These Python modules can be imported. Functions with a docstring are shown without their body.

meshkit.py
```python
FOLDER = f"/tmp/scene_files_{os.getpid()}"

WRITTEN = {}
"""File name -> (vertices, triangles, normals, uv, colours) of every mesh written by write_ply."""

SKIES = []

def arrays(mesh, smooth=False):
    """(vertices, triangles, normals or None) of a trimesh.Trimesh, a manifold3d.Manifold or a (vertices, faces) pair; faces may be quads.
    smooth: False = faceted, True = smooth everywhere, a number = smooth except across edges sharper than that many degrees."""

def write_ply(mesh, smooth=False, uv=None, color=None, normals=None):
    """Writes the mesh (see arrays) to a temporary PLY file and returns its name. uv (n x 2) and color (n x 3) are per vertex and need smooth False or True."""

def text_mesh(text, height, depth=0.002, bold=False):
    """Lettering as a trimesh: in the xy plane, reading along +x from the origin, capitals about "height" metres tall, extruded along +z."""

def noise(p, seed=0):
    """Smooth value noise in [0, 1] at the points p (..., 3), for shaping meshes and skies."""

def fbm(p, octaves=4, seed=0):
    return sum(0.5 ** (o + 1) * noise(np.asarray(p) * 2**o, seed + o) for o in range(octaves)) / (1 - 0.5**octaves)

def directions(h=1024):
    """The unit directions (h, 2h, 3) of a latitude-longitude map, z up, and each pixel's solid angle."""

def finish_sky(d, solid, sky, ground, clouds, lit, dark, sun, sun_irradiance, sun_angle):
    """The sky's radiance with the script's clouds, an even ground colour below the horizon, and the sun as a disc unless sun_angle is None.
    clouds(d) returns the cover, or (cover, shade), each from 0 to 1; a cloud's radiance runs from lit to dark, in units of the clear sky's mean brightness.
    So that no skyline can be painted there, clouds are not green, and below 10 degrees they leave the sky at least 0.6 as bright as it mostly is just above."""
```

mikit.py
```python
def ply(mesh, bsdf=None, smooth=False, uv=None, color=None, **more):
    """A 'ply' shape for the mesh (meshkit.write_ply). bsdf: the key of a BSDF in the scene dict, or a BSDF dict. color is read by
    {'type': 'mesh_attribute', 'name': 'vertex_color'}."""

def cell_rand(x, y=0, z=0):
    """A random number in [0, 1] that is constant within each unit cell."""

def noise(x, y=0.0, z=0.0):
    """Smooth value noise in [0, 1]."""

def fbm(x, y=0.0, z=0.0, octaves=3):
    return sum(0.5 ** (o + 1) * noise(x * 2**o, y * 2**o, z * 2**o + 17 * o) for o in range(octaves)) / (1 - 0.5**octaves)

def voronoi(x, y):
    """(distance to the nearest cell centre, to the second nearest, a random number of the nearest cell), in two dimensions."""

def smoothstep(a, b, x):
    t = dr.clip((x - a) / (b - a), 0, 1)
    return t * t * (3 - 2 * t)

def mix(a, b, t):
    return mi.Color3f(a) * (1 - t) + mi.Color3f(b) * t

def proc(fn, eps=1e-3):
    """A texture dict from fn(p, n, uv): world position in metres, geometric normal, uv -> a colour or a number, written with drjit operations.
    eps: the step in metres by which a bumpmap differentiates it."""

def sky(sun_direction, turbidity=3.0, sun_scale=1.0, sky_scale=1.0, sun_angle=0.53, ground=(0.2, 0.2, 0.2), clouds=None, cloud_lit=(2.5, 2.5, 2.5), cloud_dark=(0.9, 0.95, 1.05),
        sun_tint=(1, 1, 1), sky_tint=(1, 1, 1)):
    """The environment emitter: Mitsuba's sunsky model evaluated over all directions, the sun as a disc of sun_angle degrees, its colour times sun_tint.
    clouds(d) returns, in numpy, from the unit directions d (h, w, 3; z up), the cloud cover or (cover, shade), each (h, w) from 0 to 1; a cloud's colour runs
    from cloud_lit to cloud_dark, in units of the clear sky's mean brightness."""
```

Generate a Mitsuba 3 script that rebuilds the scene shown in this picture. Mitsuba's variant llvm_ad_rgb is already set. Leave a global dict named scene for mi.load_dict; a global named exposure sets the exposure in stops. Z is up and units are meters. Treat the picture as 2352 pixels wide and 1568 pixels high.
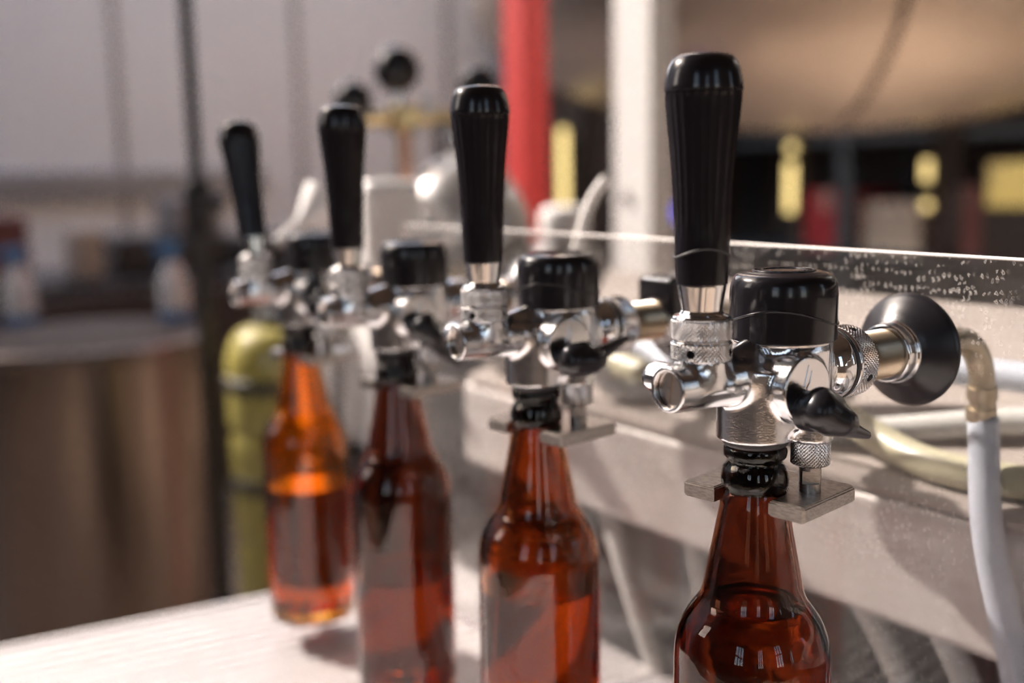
import math, random
import numpy as np, trimesh, manifold3d as m3, drjit as dr, mitsuba as mi
from scipy.interpolate import PchipInterpolator, CubicSpline
import shapely.geometry as sg, shapely.affinity as sa
import mikit, meshkit

random.seed(4); rng = np.random.default_rng(4)
T = mi.ScalarTransform4f
scene, labels = {}, {}
Z0 = 1.06                      # height of the bottle mouths above the floor

# ------------------------------------------------------------------ camera, sky, exposure
CAM = np.array([-0.3095, -0.2771, 0.1098 + Z0])
YAW, PITCH, ROLL, FPX = 0.6101, 0.1571, -0.0197, 2428.3
fw = np.array([math.sin(YAW) * math.cos(PITCH), math.cos(YAW) * math.cos(PITCH), -math.sin(PITCH)])
r0 = np.array([math.cos(YAW), -math.sin(YAW), 0.0]); u0 = np.cross(r0, fw)
up = -r0 * math.sin(ROLL) + u0 * math.cos(ROLL)
scene['camera'] = {'type': 'thinlens', 'fov': math.degrees(2 * math.atan(1176 / FPX)), 'fov_axis': 'x',
                   'aperture_radius': 0.0051, 'focus_distance': 0.42, 'near_clip': 0.02, 'far_clip': 100.0,
                   'to_world': T().look_at(origin=CAM.tolist(), target=(CAM + fw).tolist(), up=up.tolist())}
SUN = (-0.31, 0.72, 0.60)
scene['sky'] = mikit.sky(SUN, turbidity=4.0, sun_scale=2.5, sky_scale=7.0, sun_angle=1.2, ground=(0.22, 0.2, 0.18), sun_tint=(0.90, 1.0, 1.28), sky_tint=(1.28, 0.99, 0.79))
exposure = 1.62

# ------------------------------------------------------------------ materials
def rgb(*c): return {'type': 'rgb', 'value': list(c)}
def pr(key, base, rough, metal=0.0, spec=0.5, two=True, **kw):
    b = base if isinstance(base, dict) else rgb(*base)
    d = {'type': 'principled', 'base_color': b, 'roughness': rough, 'metallic': metal, 'specular': spec, **kw}
    scene[key] = {'type': 'twosided', 'bsdf': d} if two else d
def bump(key, fn, scale, inner, eps=2e-4):
    scene[key] = {'type': 'twosided', 'bsdf': {'type': 'bumpmap', 'tex': mikit.proc(fn, eps=eps), 'scale': scale, 'bsdf': inner}}
def prd(base, rough, metal=0.0, spec=0.5, **kw):
    return {'type': 'principled', 'base_color': base if isinstance(base, dict) else rgb(*base), 'roughness': rough, 'metallic': metal, 'specular': spec, **kw}

pr('black_gloss', (0.007, 0.006, 0.008), 0.16, spec=0.42, clearcoat=0.25, clearcoat_gloss=0.97)
bump('black_handle', lambda p, n, uv: mikit.fbm(p.x * 900, p.y * 900, p.z * 350, octaves=2), 0.00006, prd((0.007, 0.006, 0.008), 0.20, spec=0.38))
pr('black_satin', (0.012, 0.011, 0.014), 0.27, spec=0.4)
pr('rubber', (0.03, 0.028, 0.03), 0.5)
pr('chrome', (0.78, 0.79, 0.81), 0.06, 1.0)
bump('cast_chrome', lambda p, n, uv: mikit.fbm(p.x * 2300, p.y * 2300, p.z * 2300, octaves=2), 0.000045, prd((0.74, 0.74, 0.755), 0.17, 1.0))
pr('knurled_steel', (0.66, 0.655, 0.66), 0.20, 1.0)
pr('thread_metal', (0.42, 0.34, 0.25), 0.30, 1.0)
def fork_col(p, n, uv):
    t = mikit.fbm(p.x * 900, p.y * 500, p.z * 1500, octaves=3)
    return mikit.mix((0.40, 0.365, 0.34), (0.54, 0.50, 0.465), mikit.smoothstep(0.3, 0.7, t))
bump('fork_steel', lambda p, n, uv: mikit.fbm(p.x * 900, p.y * 900, p.z * 900, octaves=2), 0.00003, prd(mikit.proc(fork_col), 0.34, 1.0))
pr('screw_metal', (0.62, 0.55, 0.50), 0.28, 1.0)
pr('dark_void', (0.01, 0.01, 0.01), 0.7, spec=0.1)
pr('old_brass', (0.42, 0.36, 0.27), 0.42, 0.9)
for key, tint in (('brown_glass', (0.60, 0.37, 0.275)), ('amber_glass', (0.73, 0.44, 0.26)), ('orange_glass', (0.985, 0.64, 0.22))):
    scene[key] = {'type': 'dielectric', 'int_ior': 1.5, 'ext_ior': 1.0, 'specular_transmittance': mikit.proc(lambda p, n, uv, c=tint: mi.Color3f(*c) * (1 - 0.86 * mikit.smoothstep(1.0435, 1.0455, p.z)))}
scene['beer_in_glass'] = {'type': 'dielectric', 'int_ior': 1.34, 'ext_ior': 1.5, 'specular_transmittance': rgb(0.66, 0.36, 0.17)}
scene['beer_top'] = {'type': 'dielectric', 'int_ior': 1.34, 'ext_ior': 1.0, 'specular_transmittance': rgb(0.97, 0.88, 0.70)}
def dirt(p, n, uv):
    haze = 0.006 + 0.032 * mikit.fbm(p.y * 14, p.z * 14, 3.0, octaves=3)
    wx, wz = mikit.noise(p.y * 900, p.z * 900, 2.0), mikit.noise(p.y * 900, p.z * 900, 7.0)
    a, b, w = mikit.voronoi(p.y * 420 + 0.5 * wx, p.z * 300 + 0.5 * wz)
    ring = mikit.smoothstep(0.30, 0.24, a) * (0.25 + 0.75 * mikit.smoothstep(0.08, 0.2, a))
    zone = mikit.smoothstep(0.40, 0.62, mikit.fbm(p.y * 11 + 4, p.z * 18, 9.0, octaves=2)) * (0.35 + 0.65 * mikit.smoothstep(1.07, 1.115, p.z))
    drops = ring * mikit.smoothstep(0.62, 0.66, w) * 0.45 * zone
    return dr.clip(haze + drops, 0, 0.9)
scene['acrylic'] = {'type': 'blendbsdf', 'weight': mikit.proc(dirt),
                    'bsdf_0': {'type': 'thindielectric', 'int_ior': 1.2},
                    'bsdf_1': {'type': 'twosided', 'bsdf': {'type': 'diffuse', 'reflectance': rgb(0.74, 0.69, 0.66)}}}
pr('acrylic_edge', (0.90, 0.86, 0.83), 0.4)
def brushed(base0, base1, fx, fy, fz):
    def fn(p, n, uv):
        return mikit.mix(base0, base1, mikit.fbm(p.x * fx, p.y * fy, p.z * fz, octaves=3))
    return fn
pr('deck_steel', mikit.proc(brushed((0.28, 0.246, 0.224), (0.35, 0.31, 0.285), 60, 8, 60)), 0.8, 0.0, spec=0.12)
pr('rail_steel', mikit.proc(brushed((0.42, 0.385, 0.365), (0.60, 0.56, 0.54), 90, 5, 120)), 0.42, 0.25)
pr('tray_metal', mikit.proc(brushed((0.66, 0.63, 0.63), (0.80, 0.77, 0.77), 20, 120, 20)), 0.4, 0.2)
pr('machine_dark', mikit.proc(brushed((0.016, 0.014, 0.014), (0.040, 0.035, 0.034), 40, 40, 40)), 0.55)
pr('milky_hose', (0.50, 0.50, 0.48), 0.25, spec=0.5)
pr('yellowed_hose', (0.38, 0.36, 0.25), 0.3, spec=0.5)
pr('bluish_hose', (0.41, 0.44, 0.50), 0.25, spec=0.5)
pr('tank_steel', mikit.proc(lambda p, n, uv: mikit.mix((0.20, 0.16, 0.14), (0.34, 0.275, 0.235), mikit.fbm(p.x * 6, p.y * 6, p.z * 1.0, octaves=2))), 0.27, 1.0)
pr('kettle_lid', (0.10, 0.085, 0.08), 0.7, spec=0.1)
pr('fermenter_steel', mikit.proc(lambda p, n, uv: mikit.mix((0.68, 0.59, 0.51), (0.84, 0.75, 0.67), mikit.fbm(p.x * 1.3, p.y * 1.3, p.z * 1.3, octaves=2))), 0.42, 1.0)
pr('weld_seam', (0.20, 0.16, 0.13), 0.5, 0.6)
pr('white_plastic', (0.84, 0.82, 0.80), 0.32)
pr('blue_plastic', (0.055, 0.20, 0.42), 0.35)
pr('yellow_plastic', (0.37, 0.32, 0.09), 0.16, spec=0.7)
pr('dark_band', (0.05, 0.045, 0.03), 0.5)
pr('black_paint', (0.020, 0.017, 0.018), 0.35)
pr('red_paint', (0.70, 0.055, 0.050), 0.45)
pr('white_paint', (0.72, 0.69, 0.67), 0.5)
pr('cylinder_paint', (0.62, 0.60, 0.59), 0.22, 0.5)
pr('cylinder_dark', (0.035, 0.03, 0.032), 0.35)
pr('copper', (0.72, 0.42, 0.30), 0.3, 1.0)
pr('brass', (0.75, 0.56, 0.30), 0.25, 1.0)
pr('wall_grey', mikit.proc(lambda p, n, uv: mikit.mix((0.78, 0.715, 0.67), (0.84, 0.775, 0.73), mikit.fbm(p.x * 0.9, p.y * 0.9, p.z * 0.5, octaves=3))), 0.6)
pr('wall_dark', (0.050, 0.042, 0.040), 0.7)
pr('wall_far_room', (0.10, 0.08, 0.07), 0.7)
pr('floor_concrete', mikit.proc(lambda p, n, uv: mikit.mix((0.34, 0.26, 0.20), (0.48, 0.385, 0.31), mikit.fbm(p.x * 2.2, p.y * 2.2, 0.5, octaves=4))), 0.35)
pr('ceiling_wood', mikit.proc(lambda p, n, uv: mikit.mix((0.13, 0.105, 0.09), (0.21, 0.17, 0.145), mikit.fbm(p.x * 9, p.y * 0.8, 0.5, octaves=3))), 0.6)
pr('frame_dark', (0.06, 0.055, 0.055), 0.5)
pr('grey_metal', (0.30, 0.28, 0.28), 0.4, 0.5)
pr('rack_blue', (0.030, 0.040, 0.050), 0.5)
pr('cardboard', (0.34, 0.24, 0.16), 0.8)
pr('maroon', (0.16, 0.055, 0.05), 0.5)
pr('red_box', (0.36, 0.03, 0.035), 0.5)
pr('beige', (0.50, 0.42, 0.34), 0.6)
pr('cable_white', (0.86, 0.82, 0.78), 0.4)
def lamp(color, power): return {'type': 'area', 'radiance': rgb(*[c * power for c in color])}

# ------------------------------------------------------------------ helpers
def add(key, mesh, bsdf, smooth=False, to=None, label=None, cat=None, group=None, kind=None, **kw):
    """one entry of the scene; a taken key gets the next three-digit number"""
    k, i = key, 0
    while k in scene:
        i += 1; k = f'{key}_{i:03d}'
    d = mesh if isinstance(mesh, dict) else mikit.ply(mesh, bsdf, smooth, **kw)
    base = T().translate([0, 0, Z0])
    scene[k] = {**d, 'to_world': base @ to if to is not None else base}
    if mesh is d and bsdf is not None:
        scene[k]['bsdf'] = {'type': 'ref', 'id': bsdf}
    note(k, label, cat, group, kind)
    return k
def note(k, label=None, cat=None, group=None, kind=None):
    e = {n: v for n, v in (('label', label), ('category', cat), ('group', group), ('kind', kind)) if v}
    if e: labels[k] = e
taken = set()
def thing(name, label, cat, group=None):
    k, i = name, 0
    while k in taken:
        i += 1; k = f'{name}_{i:03d}'
    taken.add(k); note(k, label, cat, group); return k

def tri(v, q):
    q = np.asarray(q); return trimesh.Trimesh(np.asarray(v, float), np.vstack([q[:, [0, 1, 2]], q[:, [0, 2, 3]]]) if q.shape[1] == 4 else q, process=False)
def lathe(prof, n=96, rfun=None):
    """revolve (r, z) points, listed from the bottom up with the outside on the right, about z"""
    P = np.asarray(prof, float); a = np.arange(n) * 2 * np.pi / n; m = len(P)
    r = np.repeat(P[:, :1], n, 1); z = np.repeat(P[:, 1:], n, 1)
    if rfun is not None: r = r + rfun(np.repeat(a[None], m, 0), z)
    v = np.stack([r * np.cos(a), r * np.sin(a), z], -1).reshape(-1, 3)
    i, j = np.meshgrid(np.arange(m - 1), np.arange(n), indexing='ij'); j2 = (j + 1) % n
    q = np.stack([i * n + j, i * n + j2, (i + 1) * n + j2, (i + 1) * n + j], -1).reshape(-1, 4)
    t = tri(v, q)
    return t
def dense(prof, k=6):
    """smooth curve through profile points (by arc length)"""
    P = np.asarray(prof, float); d = np.r_[0, np.cumsum(np.linalg.norm(np.diff(P, axis=0), axis=1))]
    t = np.unique(np.concatenate([np.linspace(d[i], d[i + 1], k, endpoint=False) for i in range(len(d) - 1)] + [d[-1:]]))
    return np.stack([PchipInterpolator(d, P[:, 0])(t), PchipInterpolator(d, P[:, 1])(t)], 1)
def fillet(prof, rad=0.0008, k=4):
    """round the corners of a profile"""
    P = [np.asarray(p, float) for p in prof]; out = [P[0]]
    for a, b, c in zip(P[:-2], P[1:-1], P[2:]):
        u, w = a - b, c - b; lu, lw = np.linalg.norm(u), np.linalg.norm(w)
        r = min(rad, lu * .45, lw * .45)
        p0, p1 = b + u / lu * r, b + w / lw * r
        for t in np.linspace(0, 1, k): out.append((1 - t) ** 2 * p0 + 2 * t * (1 - t) * b + t * t * p1)
    out.append(P[-1]); return np.array(out)
def box(x0, x1, y0, y1, z0, z1, bev=0.0):
    if bev <= 0:
        b = trimesh.creation.box((x1 - x0, y1 - y0, z1 - z0)); b.apply_translation(((x0 + x1) / 2, (y0 + y1) / 2, (z0 + z1) / 2)); return b
    pts = []
    for sx in (0, 1):
        for sy in (0, 1):
            for sz in (0, 1):
                c = np.array([(x0, x1)[sx], (y0, y1)[sy], (z0, z1)[sz]]); s = np.array([1 - 2 * sx, 1 - 2 * sy, 1 - 2 * sz]) * bev
                for ax in range(3):
                    q = c + s; q[ax] = c[ax]; pts.append(q)
    return trimesh.convex.convex_hull(np.array(pts))
def rounded(x0, x1, y0, y1, z0, z1, r, seg=24):
    S = m3.Manifold.sphere(r, seg)
    return m3.Manifold.batch_hull([S.translate([a, b, c]) for a in (x0 + r, x1 - r) for b in (y0 + r, y1 - r) for c in (z0 + r, z1 - r)])
def tube(pts, r, n=16, step=40, taper=None):
    P = np.asarray(pts, float); d = np.r_[0, np.cumsum(np.linalg.norm(np.diff(P, axis=0), axis=1))]
    C = CubicSpline(d, P) if len(P) > 2 else None
    t = np.linspace(0, d[-1], step if C is not None else 2)
    Q = C(t) if C is not None else P
    tg = np.gradient(Q, axis=0) if len(Q) > 2 else np.repeat(Q[1:] - Q[:1], 2, 0)
    tg /= np.linalg.norm(tg, axis=1, keepdims=True)
    nrm = np.cross(tg[0], [0.3, 0.2, 1.0] if abs(tg[0][2]) < .9 else [1, 0, 0]); frames = []
    for k in range(len(Q)):
        nrm = nrm - tg[k] * (nrm @ tg[k]); nrm /= np.linalg.norm(nrm); frames.append(nrm)
    N = np.array(frames); B = np.cross(tg, N); a = np.arange(n) * 2 * np.pi / n
    R = np.full(len(Q), r) if taper is None else np.interp(t / d[-1], np.linspace(0, 1, len(taper)), taper)
    v = (Q[:, None] + R[:, None, None] * (np.cos(a)[None, :, None] * N[:, None] + np.sin(a)[None, :, None] * B[:, None])).reshape(-1, 3)
    m = len(Q); i, j = np.meshgrid(np.arange(m - 1), np.arange(n), indexing='ij'); j2 = (j + 1) % n
    q = np.stack([i * n + j, i * n + j2, (i + 1) * n + j2, (i + 1) * n + j], -1).reshape(-1, 4)
    f = np.vstack([q[:, [0, 1, 2]], q[:, [0, 2, 3]], [[m * n, (k + 1) % n, k] for k in range(n)], [[m * n + 1, (m - 1) * n + k, (m - 1) * n + (k + 1) % n] for k in range(n)]])
    return trimesh.Trimesh(np.vstack([v, Q[:1], Q[-1:]]), f, process=False)
def cyl(p0, p1, r, n=32): return tube([p0, p1], r, n)
def moved(m, M):
    m = m.copy(); m.apply_transform(M); return m
def rot(axis, deg, at=(0, 0, 0)): return trimesh.transformations.rotation_matrix(math.radians(deg), axis, at)
def mv(x, y, z): return trimesh.transformations.translation_matrix((x, y, z))
ALONG_X = rot((0, 1, 0), 90)            # z axis of a lathe -> +x
def surface_net(F, lo, hi, h):
    """the zero surface of F(p) (negative inside) as a mesh"""
    lo, hi = np.array(lo, float), np.array(hi, float); N = np.ceil((hi - lo) / h).astype(int) + 1
    g = np.stack(np.meshgrid(*[lo[k] + h * np.arange(N[k]) for k in range(3)], indexing='ij'), -1)
    S = F(g); neg = S < 0; M = N - 1
    acc, cnt = np.zeros((*M, 3)), np.zeros(M)
    for ax in range(3):
        o = [a for a in range(3) if a != ax]
        s0 = [slice(None)] * 3; s1 = [slice(None)] * 3; s0[ax] = slice(0, -1); s1[ax] = slice(1, None)
        a, b = S[tuple(s0)], S[tuple(s1)]; cr = (a < 0) != (b < 0)
        t = np.where(cr, a / np.where(cr, a - b, 1), 0)
        p = g[tuple(s0)].copy(); p[..., ax] += t * h
        for d0 in (0, 1):
            for d1 in (0, 1):
                sl = [slice(None)] * 3; sl[o[0]] = slice(d0, d0 + M[o[0]]); sl[o[1]] = slice(d1, d1 + M[o[1]])
                c = cr[tuple(sl)]; acc += np.where(c[..., None], p[tuple(sl)], 0); cnt += c
    idx = np.full(M, -1); on = cnt > 0; idx[on] = np.arange(on.sum()); V = acc[on] / cnt[on][:, None]
    quads = []
    for ax in range(3):
        o = [(ax + 1) % 3, (ax + 2) % 3]
        s0 = [slice(1, -1)] * 3; s1 = [slice(1, -1)] * 3; s0[ax] = slice(0, -1); s1[ax] = slice(1, None)
        a, b = neg[tuple(s0)], neg[tuple(s1)]; I = np.argwhere(a != b); flip = b[tuple(I.T)]
        base = I.copy(); base[:, o[0]] += 1; base[:, o[1]] += 1
        c = []
        for e0, e1 in ((0, 0), (-1, 0), (-1, -1), (0, -1)):
            k = base.copy(); k[:, o[0]] += e0; k[:, o[1]] += e1; c.append(idx[tuple(k.T)])
        q = np.stack(c, 1); q[flip] = q[flip][:, ::-1]; quads.append(q)
    for _ in range(2):                      # pull the points onto the surface
        e = h * .2; f0 = F(V); gr = np.stack([(F(V + e * np.eye(3)[k]) - F(V - e * np.eye(3)[k])) / (2 * e) for k in range(3)], -1)
        V = V - gr * np.clip(f0 / np.maximum((gr ** 2).sum(-1), .2), -h * .5, h * .5)[:, None]
    return tri(V, np.vstack(quads))
def smin(a, b, k):
    h = np.clip(.5 + .5 * (b - a) / k, 0, 1); return b + (a - b) * h - k * h * (1 - h)
def smax(a, b, k): return -smin(-a, -b, k)
def sd_cyl(p, c, ax, r, lo, hi, e=0.8):
    o = [k for k in range(3) if k != ax]; q = np.hypot(p[..., o[0]] - c[o[0]], p[..., o[1]] - c[o[1]]) - r
    return smax(q, np.maximum(lo - p[..., ax], p[..., ax] - hi), e)
def sd_cap(p, a, b, ra, rb):
    a, b = np.array(a, float), np.array(b, float); ba = b - a; t = np.clip(((p - a) @ ba) / (ba @ ba), 0, 1)
    return np.linalg.norm(p - a - t[..., None] * ba, axis=-1) - (ra + (rb - ra) * t)
def knurl(r, h, diamonds, depth, top=None, per=6):
    """a knurled ring: a cylinder whose side carries rows of little pyramids"""
    pitch = 2 * np.pi * r / diamonds; n = diamonds * per; e = 0.0006
    m = max(8, int(round((h - 2 * e) / pitch * per)))
    z = np.linspace(e, h - e, m + 1); a = np.arange(n) * 2 * np.pi / n
    A, Z = np.meshgrid(a, z, indexing='xy'); w = lambda t: 1 - np.abs(2 * (t - np.floor(t)) - 1)
    k = np.minimum(w(A * diamonds / (2 * np.pi) + Z / pitch), w(A * diamonds / (2 * np.pi) - Z / pitch))
    R = r - depth + depth * k
    rings = [(np.full(n, 0.0), 0.0), (np.full(n, r - depth - e), 0.0)] + [(R[i], z[i]) for i in range(m + 1)] + [(np.full(n, r - depth - e), h), (np.full(n, 0.0), h)]
    v = np.concatenate([np.stack([q * np.cos(a), q * np.sin(a), np.full(n, zz)], 1) for q, zz in rings])
    i, j = np.meshgrid(np.arange(len(rings) - 1), np.arange(n), indexing='ij'); j2 = (j + 1) % n
    q = np.stack([i * n + j, i * n + j2, (i + 1) * n + j2, (i + 1) * n + j], -1).reshape(-1, 4)
    return tri(v, q)
def to_manifold(t):
    t = trimesh.Trimesh(t.vertices, t.faces, process=True); t.update_faces(t.nondegenerate_faces()); t.merge_vertices()
    return m3.Manifold(m3.Mesh(np.asarray(t.vertices, np.float32), np.asarray(t.faces, np.uint32)))
def extrude(poly, h, bev=0.0):
    """a plate with bevelled rims"""
    if bev <= 0: return trimesh.creation.extrude_polygon(poly, h, engine='earcut')
    def cs(p):
        p = sg.polygon.orient(p); return m3.CrossSection([np.array(p.exterior.coords)[:-1]] + [np.array(q.coords)[:-1] for q in p.interiors])
    a = m3.Manifold.extrude(cs(poly), h - 2 * bev).translate([0, 0, bev]); b = m3.Manifold.extrude(cs(poly.buffer(-bev, join_style='mitre')), h)
    mid = m3.Manifold.extrude(cs(poly.buffer(-bev / 2, join_style='mitre')), h - bev * .7).translate([0, 0, bev * .35])
    return a + b + mid

# ------------------------------------------------------------------ the setting
def struct(key, mesh, bsdf, label=None, smooth=False, **kw): return add(key, mesh, bsdf, smooth, label=label, kind='structure', **kw)
FZ, CZ = -Z0, 3.9
struct('floor', box(-4.6, 6.2, -4.2, 6.6, FZ - .1, FZ), 'floor_concrete', 'brown grey concrete hall floor')
WX0, WX1, WZ0, WZ1 = .95, 3.1, 1.42, 3.5
struct('wall_far', trimesh.util.concatenate([box(-4.6, WX0, 6.2, 6.35, FZ, CZ), box(WX1, 6.2, 6.2, 6.35, FZ, CZ), box(WX0, WX1, 6.2, 6.35, FZ, WZ0), box(WX0, WX1, 6.2, 6.35, WZ1, CZ)]), 'wall_grey', 'pale grey panelled hall wall at the far left')
wf = 'wall_far'
for k in range(9):                              # upright joints between the wall panels
    x = -4.2 + 1.13 * k
    add('wall_far__cover_strip', box(x - .02, x + .02, 6.185, 6.2, FZ, WZ0 if WX0 - .03 < x < WX1 + .03 else CZ, .004), 'grey_metal')
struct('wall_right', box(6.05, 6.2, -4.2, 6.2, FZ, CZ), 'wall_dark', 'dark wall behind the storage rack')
def wall_with_windows(key, axis, at, lo, hi, z0, z1, wins):
    parts = []
    def piece(a, b, c, d):
        parts.append(box(at, at + .15, a, b, c, d) if axis == 0 else box(a, b, at, at + .15, c, d))
    x = lo
    for a, b, c, d in wins:
        piece(x, a, z0, z1); piece(a, b, z0, c); piece(a, b, d, z1); x = b
    piece(x, hi, z0, z1)
    struct(key, trimesh.util.concatenate(parts), 'wall_far_room', 'plain hall wall with tall windows')
    for a, b, c, d in wins:
        bars = []
        for t in np.linspace(a, b, 4): bars.append((t - .035, t + .035, c, d))
        for t in np.linspace(c, d, 3): bars.append((a, b, t - .035, t + .035))
        m = [box(at + .05, at + .10, p, q, s, e) if axis == 0 else box(p, q, at + .05, at + .10, s, e) for p, q, s, e in bars]
        n = sum(1 for k in scene if k.startswith('window_')) + 1
        struct(f'window_{n}', trimesh.util.concatenate(m), 'frame_dark', 'dark window frame with glazing bars')
struct('window_1', trimesh.util.concatenate([box(WX0 - .03, WX1 + .03, 6.24, 6.30, z, z + .06) for z in (WZ0 - .02, WZ1 - .04)] + [box(x - .03, x + .03, 6.24, 6.30, WZ0, WZ1) for x in (WX0, (WX0 + WX1) / 2, WX1)]), 'frame_dark', 'dark window frame high in the far wall')
wall_with_windows('wall_left', 0, -4.6, -4.2, 6.2, FZ, CZ, [(-2.6, -1.4, .3, 2.6), (3.6, 5.9, 1.5, 3.5)])
wall_with_windows('wall_back', 1, -4.2, -4.6, 6.2, FZ, CZ, [(-3.3, -2.5, .1, 2.4), (-.9, -.1, .1, 2.4), (3.4, 4.2, .1, 2.4)])
SK0 = 2.6                                        # the roof is glazed from here to the far wall
struct('ceiling', box(-4.6, 6.2, -4.2, SK0, CZ, CZ + .12), 'ceiling_wood', 'dark brown timber ceiling')
for k, x in enumerate((-4.5, -3.7, 1.7, 4.0, 6.1)):
    struct(f'trim_{k+1}', box(x - .06, x + .06, SK0, 6.35, CZ, CZ + .16), 'frame_dark', 'roof light beam')

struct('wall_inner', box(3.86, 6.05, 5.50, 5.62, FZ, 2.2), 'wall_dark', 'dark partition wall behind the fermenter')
# ------------------------------------------------------------------ bench, tray, splash panel
SL = 0.146                                       # the tray stands a little askew to the row of taps
def tray_mesh():
    xs = np.r_[-.36, -.2, -.05, .10, .165]; pitch, per = .0135, 8
    vs = np.arange(-.40, .525, pitch / per); prof = .0015 * np.cos(vs / pitch * 2 * np.pi)
    V = [(x, v - SL * x, -.234 + h) for v, h in zip(vs, prof) for x in xs]; n, m = len(vs), len(xs)
    V += [(x, v - SL * x, -.25) for v in vs for x in xs]
    def gridq(o, flip):
        i, j = np.meshgrid(np.arange(n - 1), np.arange(m - 1), indexing='ij'); q = o + np.stack([i * m + j, i * m + j + 1, (i + 1) * m + j + 1, (i + 1) * m + j], -1).reshape(-1, 4)
        return q[:, ::-1] if flip else q
    Q = [gridq(0, False), gridq(n * m, True)]
    rim = [j for j in range(m)] + [i * m + m - 1 for i in range(1, n)] + [(n - 1) * m + j for j in range(m - 2, -1, -1)] + [i * m for i in range(n - 2, 0, -1)]
    Q.append(np.array([[n * m + a, n * m + b, b, a] for a, b in zip(rim, rim[1:] + rim[:1])]))
    return tri(V, np.vstack(Q))
t = thing('drip_tray', 'ribbed light metal drip tray under the hanging brown bottles', 'tray')
add(t + '__ribbed_plate', tray_mesh(), 'tray_metal', 40)
edge = [(-.362, .527 + SL * .362), (.167, .527 - SL * .167)]
add(t + '__rim', moved(box(-.275, .275, -.003, .003, -.252, -.2325, .0012), mv(-.0975, .530 + SL * .0975, 0) @ rot((0, 0, 1), -math.degrees(math.atan(SL)))), 'tray_metal')
t = thing('bench', 'dark steel bench that carries the drip tray and the taps', 'bench')
add(t + '__cabinet', extrude(sg.Polygon([(-.34, -.30), (.60, -.44), (.60, .44), (-.34, .56)]), .805).apply_translation((0, 0, FZ)), 'machine_dark')
PX = .0990
t = thing('splash_panel', 'clear acrylic splash panel with water spots and a white top edge behind the taps', 'panel')
PY0, PY1, PZ = -.62, .452, .0725
add(t + '__sheet', box(PX, PX + .004, PY0, PY1, -.229, PZ - .0012), 'acrylic')
add(t + '__top_edge', box(PX - .0001, PX + .0041, PY0, PY1, PZ - .0012, PZ, .0004), 'acrylic_edge', label='white sunlit top edge')
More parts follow.
